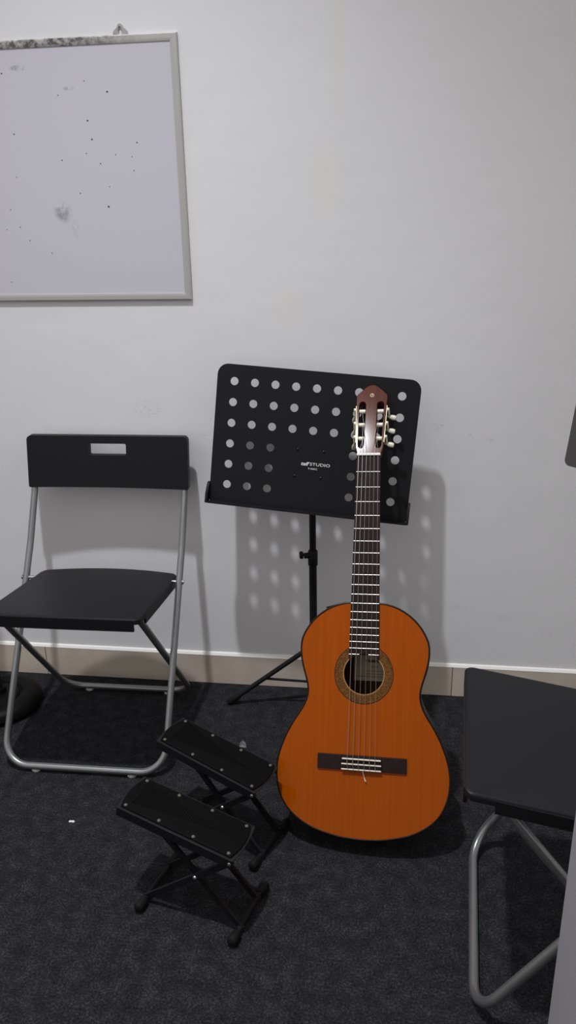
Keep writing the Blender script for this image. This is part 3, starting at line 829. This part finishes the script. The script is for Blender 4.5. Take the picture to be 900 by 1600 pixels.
# nut and saddle
def gbox(x0, x1, u0, u1, d0, d1, tilt=None):
    bm = bmesh.new(); q = [bm.verts.new(G(x, u, d)) for d in (d0, d1) for x, u in ((x0, u0), (x1, u0), (x1, u1), (x0, u1))]
    for f in ((0,1,2,3),(7,6,5,4),(0,4,5,1),(1,5,6,2),(2,6,7,3),(3,7,4,0)): bm.faces.new([q[i] for i in f])
    return bm
tag(obj('nut', gbox(-.026, .026, .6502, .6555, -.004, .0088), M['nut_white'], t, smooth=0, bevel=.0008), 'white nut')
# bridge: thin wings, raised tie block with two white strips, white saddle
BU = -.0055
bm = bmesh.new()
for x0, x1, d in ((-.093, -.0415, .0048), (.0415, .093, .0048)):
    b2 = gbox(x0, x1, BU-.0155, BU+.0145, 0, d); me_ = bpy.data.meshes.new('q'); b2.to_mesh(me_); b2.free(); bm.from_mesh(me_); bpy.data.meshes.remove(me_)
b2 = gbox(-.0415, .0415, BU-.0155, BU+.0145, 0, .0060); me_ = bpy.data.meshes.new('q'); b2.to_mesh(me_); b2.free(); bm.from_mesh(me_); bpy.data.meshes.remove(me_)
b2 = gbox(-.0415, .0415, BU-.0155, BU-.0015, .0058, .0090); me_ = bpy.data.meshes.new('q'); b2.to_mesh(me_); b2.free(); bm.from_mesh(me_); bpy.data.meshes.remove(me_)
br = tag(obj('bridge', bm, M['rosewood'], t, smooth=0, bevel=.0008), 'dark wooden bridge')
tag(obj('saddle', gbox(-.0405, .0405, .0005, .0032, .0055, .0105), M['bone'], br, smooth=0, bevel=.0006), 'ivory saddle')
for u in (BU-.0148, BU-.0042):
    tag(obj('tie_strip', gbox(-.0415, .0415, u, u+.0026, .0086, .0097), M['bone'], br, smooth=0, bevel=.0004), 'pale tie block strip')
# strings
sx_n = [(-.0215 + .0086*k) for k in range(6)]; sx_b = [(-.029 + .0116*k) for k in range(6)]
HT = math.radians(14)                            # headstock tilts back
HO = (.652, -.001)                               # its pivot at the nut: u, d
def Hd(x, v, d):                                 # headstock coordinates: v along the head, d out of its face
    return G(x, HO[0] + v*math.cos(HT) + d*math.sin(HT), HO[1] - v*math.sin(HT) + d*math.cos(HT))
rollers = [.116, .081, .046]
rr_x = [(-.0205, .0205)]
order = [(0, 2), (1, 1), (2, 0), (3, 0), (4, 1), (5, 2)]
for k in range(6):
    bass = k < 3
    side = -1 if k < 3 else 1
    rv = rollers[order[k][1]]
    xh = side*.0195 + (.004 if k in (1, 4) else -.004)*side*(1 if k in (0, 5) else -.3)
    p = [G(sx_b[k], BU-.006, .0102), G(sx_b[k], .0018, .0108), G(sx_n[k], .653, .0092), Hd(xh, rv, -.003)]
    r = (.00036 + .00008*(2-k)) if bass else .00032
    bm = bmesh.new(); tube(bm, p, r, 6)
    o = obj('string', bm, M['string_bass' if bass else 'string_nylon'], t)
    bm2 = bmesh.new()
    tube(bm2, fillet([G(sx_b[k]+.0014, BU-.0155, .0085), G(sx_b[k]+.0018, BU-.0158, .0102), G(sx_b[k]-.0005, BU-.002, .0106), G(sx_b[k]-.001, -.0008, .0085)], .001, 3), .00055, 6)
    obj('string_tie', bm2, M['string_bass' if bass else 'string_nylon'], o)
bm = bmesh.new(); tube(bm, [G(.003, BU-.0145, .0085), G(.0045, BU-.021, .0065), G(.0075, BU-.031, .005), G(.0105, BU-.036, .0045)], .0005, 6); tube(bm, [G(.0065, BU-.029, .0052), G(.0095, BU-.036, .0046)], [.0009, .0013], 8)
tag(obj('loose_string_end', bm, M['bone'], br), 'pale loose string end below the bridge')
# headstock
hd = [(-.026, .002), (-.0265, .006), (-.0300, .020), (-.0312, .045), (-.0330, .100), (-.0353, .1515), (-.0338, .1560), (-.0295, .1612), (-.0245, .1662), (-.0200, .1705), (-.0155, .1752), (-.0105, .1788), (-.005, .1814), (0, .1822)]
HL = hd + [(-x, v) for x, v in hd[-2::-1]]
def slot(s):
    w0, w1 = .0128, .0285
    pts = []
    for k in range(9):
        a = PI*k/8; pts.append((s*((w0+w1)/2) + (w1-w0)/2*math.cos(a), .130 + .0082*math.sin(a)))
    c = s*.0195; hw_ = .0068
    for k in range(9):
        a = PI + PI*k/8; pts.append((c + hw_*math.cos(a), .028 + .010*math.sin(a)))
    return pts
bm = plate(HL, [slot(-1), slot(1)], .017, (), lambda c: Hd(c.x, c.z, -c.y))
hs_ = tag(obj('headstock', bm, M['head'], t, smooth=30, bevel=.0008), 'reddish brown slotted headstock')
# emblem: ring with three crossed forks, gold
bm = bmesh.new()
ec = .1585 - .004
tube(bm, [Hd(.0042*math.cos(2*PI*k/24), ec+.0042*math.sin(2*PI*k/24), .0002) for k in range(24)], .00035, 6, closed=True)
for k in range(3):
    a = PI/2 + 2*PI*k/3; dx, dv = math.cos(a), math.sin(a); px_, pv_ = -dv, dx
    tube(bm, [Hd(-dx*.0012, ec-dv*.0012, .0002), Hd(dx*.0016, ec+dv*.0016, .0002)], .0004, 6)
    for s in (-1, 1): tube(bm, [Hd(dx*.0014+px_*s*.0006, ec+dv*.0014+pv_*s*.0006, .0002), Hd(dx*.0034+px_*s*.0006, ec+dv*.0034+pv_*s*.0006, .0002)], .0003, 6)
tag(obj('emblem', bm, M['gold'], hs_), 'small gold ring emblem')
for s in (-1, 1):
    bm = bmesh.new()
    q = []
    for v, x in ((.034, .0310), (.128, .0346)):
        for dx in (.0001, .0009):
            for d in (-.002, -.015): q.append(bm.verts.new(Hd(s*(x+dx), v, d)))
    for f in ((0,1,3,2),(4,6,7,5),(0,4,5,1),(2,3,7,6),(0,2,6,4),(1,5,7,3)): bm.faces.new([q[i] for i in f])
    tp = tag(obj('tuner_plate', bm, M['gold'], t, smooth=0), 'brass tuning machine plate')
    for v in rollers:
        xe = .0310 + (v-.034)*.0036/.094
        bm = bmesh.new(); tube(bm, [Hd(s*.0105, v, -.0075), Hd(s*.0135, v, -.0075), Hd(s*.0140, v, -.0075), Hd(s*.0275, v, -.0075), Hd(s*.0280, v, -.0075), Hd(s*(xe+.001), v, -.0075)], [.0030, .0030, .0050, .0050, .0032, .0032], 14)
        tag(obj('string_roller', bm, M['bone'], tp), 'ivory string roller')
        bm = bmesh.new()                          # worm gear housing, shaft and button
        tube(bm, [Hd(s*(xe+.001), v+.003, -.006), Hd(s*(xe+.0052), v+.004, -.006)], [.0045, .0040], 12)
        tube(bm, [Hd(s*(xe+.0045), v+.005, -.003), Hd(s*(xe+.0050), v-.004, -.016)], .0022, 8)
        obj('gear', bm, M['bone'], tp)
        bm = bmesh.new()
        c0 = Hd(s*(xe+.0055), v-.006, -.022); dr = (Hd(s*(xe+.0055) + (.020 if s > 0 else -.003), v-.012, -.022 if s > 0 else -.040) - c0).normalized()
        lathe(bm, [(0, -.005), (.0024, -.005), (.0034, .0), (.0055, .004), (.0062, .010), (.0050, .0155), (0, .0165)], 14, along(c0, dr) @ Matrix.Diagonal((1, .65, 1, 1)))
        tag(obj('tuner_button', bm, M['button'], tp), 'pearly tuning button')

# ------------------------------------------------------------------ scraps on the carpet
def scrap(name, label, x, y, pts, h, m):
    bm = bmesh.new(); a = [bm.verts.new((px_, py_, pz_)) for px_, py_, pz_ in pts]; bm.faces.new(a)
    r = bmesh.ops.extrude_face_region(bm, geom=bm.faces[:]); bmesh.ops.translate(bm, verts=[g for g in r['geom'] if isinstance(g, bmesh.types.BMVert)], vec=(0, 0, h))
    o = tag(obj(name, bm, m, None, smooth=0), label, 'scrap'); o.location = (x, y, 0); return o
scrap('paper_scrap', 'tiny white paper scrap alone on the dark carpet at the left', -.6776, -.5986, [(-.0065, -.002, .001), (-.003, -.003, .001), (0, -.0018, .001), (.006, -.0028, .001), (.0068, .001, .001), (.002, .0028, .001), (-.0005, .0012, .001), (-.005, .0024, .001)], .002, M['scrap'])
bm = bmesh.new()
pts = [(-.010, -.004, .001), (.009, -.006, .001), (.007, .003, .002), (-.002, .003, .017), (-.008, .002, .008), (.005, .003, .010)]
vv = [bm.verts.new(p) for p in pts]
for f in ((0, 1, 2), (0, 2, 5), (0, 5, 3), (0, 3, 4), (1, 5, 2), (1, 3, 5), (0, 4, 1), (1, 4, 3)): 
    try: bm.faces.new([vv[i] for i in f])
    except ValueError: pass
o = tag(obj('film_scrap', bm, M['wisp'], None, smooth=0), 'crumpled clear film scrap standing behind the farther footstool', 'scrap'); o.location = (-.3475, -.292, 0)

# ------------------------------------------------------------------ light, world, camera
w = bpy.data.worlds.new('World'); SC.world = w; w.use_nodes = True
bg = w.node_tree.nodes['Background']; bg.inputs[1].default_value = 1.0
wt = w.node_tree; wtc = N(wt, 'ShaderNodeTexCoord'); wsx = N(wt, 'ShaderNodeSeparateXYZ'); wr = N(wt, 'ShaderNodeValToRGB')
wt.links.new(wtc.outputs['Generated'], wsx.inputs[0]); wt.links.new(wsx.outputs['Z'], wr.inputs[0]); wt.links.new(wr.outputs[0], bg.inputs[0])
we = wr.color_ramp.elements
we[0].position = 0.0; we[0].color = (.455, .442, .435, 1); we[1].position = .9; we[1].color = (.85, .825, .81, 1)
ld = bpy.data.lights.new('ceiling_lamp', 'SPOT'); ld.energy = 285; ld.color = (.945, .965, 1.0); ld.shadow_soft_size = .048
ld.spot_size = math.radians(84); ld.spot_blend = 1.0
lo = bpy.data.objects.new('ceiling_lamp', ld); COL.objects.link(lo); lo.location = (-.6233, -1.0547, 3.3495)

cam = bpy.data.cameras.new('camera'); co = bpy.data.objects.new('camera', cam); COL.objects.link(co)
cam.sensor_fit = 'HORIZONTAL'; cam.sensor_width = 36; cam.lens = 1220/900*36; cam.clip_start = .02
r = V((.9915694568701406, .12826452364698865, -.018390872080066952)); d = V((.026302493138153648, -.33821558456506434, -.9407010137190399)); fwd = V((-.12687864697013312, .9322866674638884, -.3387379202452914))
u = -d; bk = -fwd
co.matrix_world = Matrix(((r.x, u.x, bk.x, 0), (r.y, u.y, bk.y, -1.92), (r.z, u.z, bk.z, 1.226), (0, 0, 0, 1)))
SC.camera = co
vs_ = SC.view_settings
vs_.view_transform = 'Standard'; vs_.look = 'None'; vs_.gamma = 1; vs_.use_curve_mapping = False; vs_.exposure = 0
SC.cycles.use_denoising = True
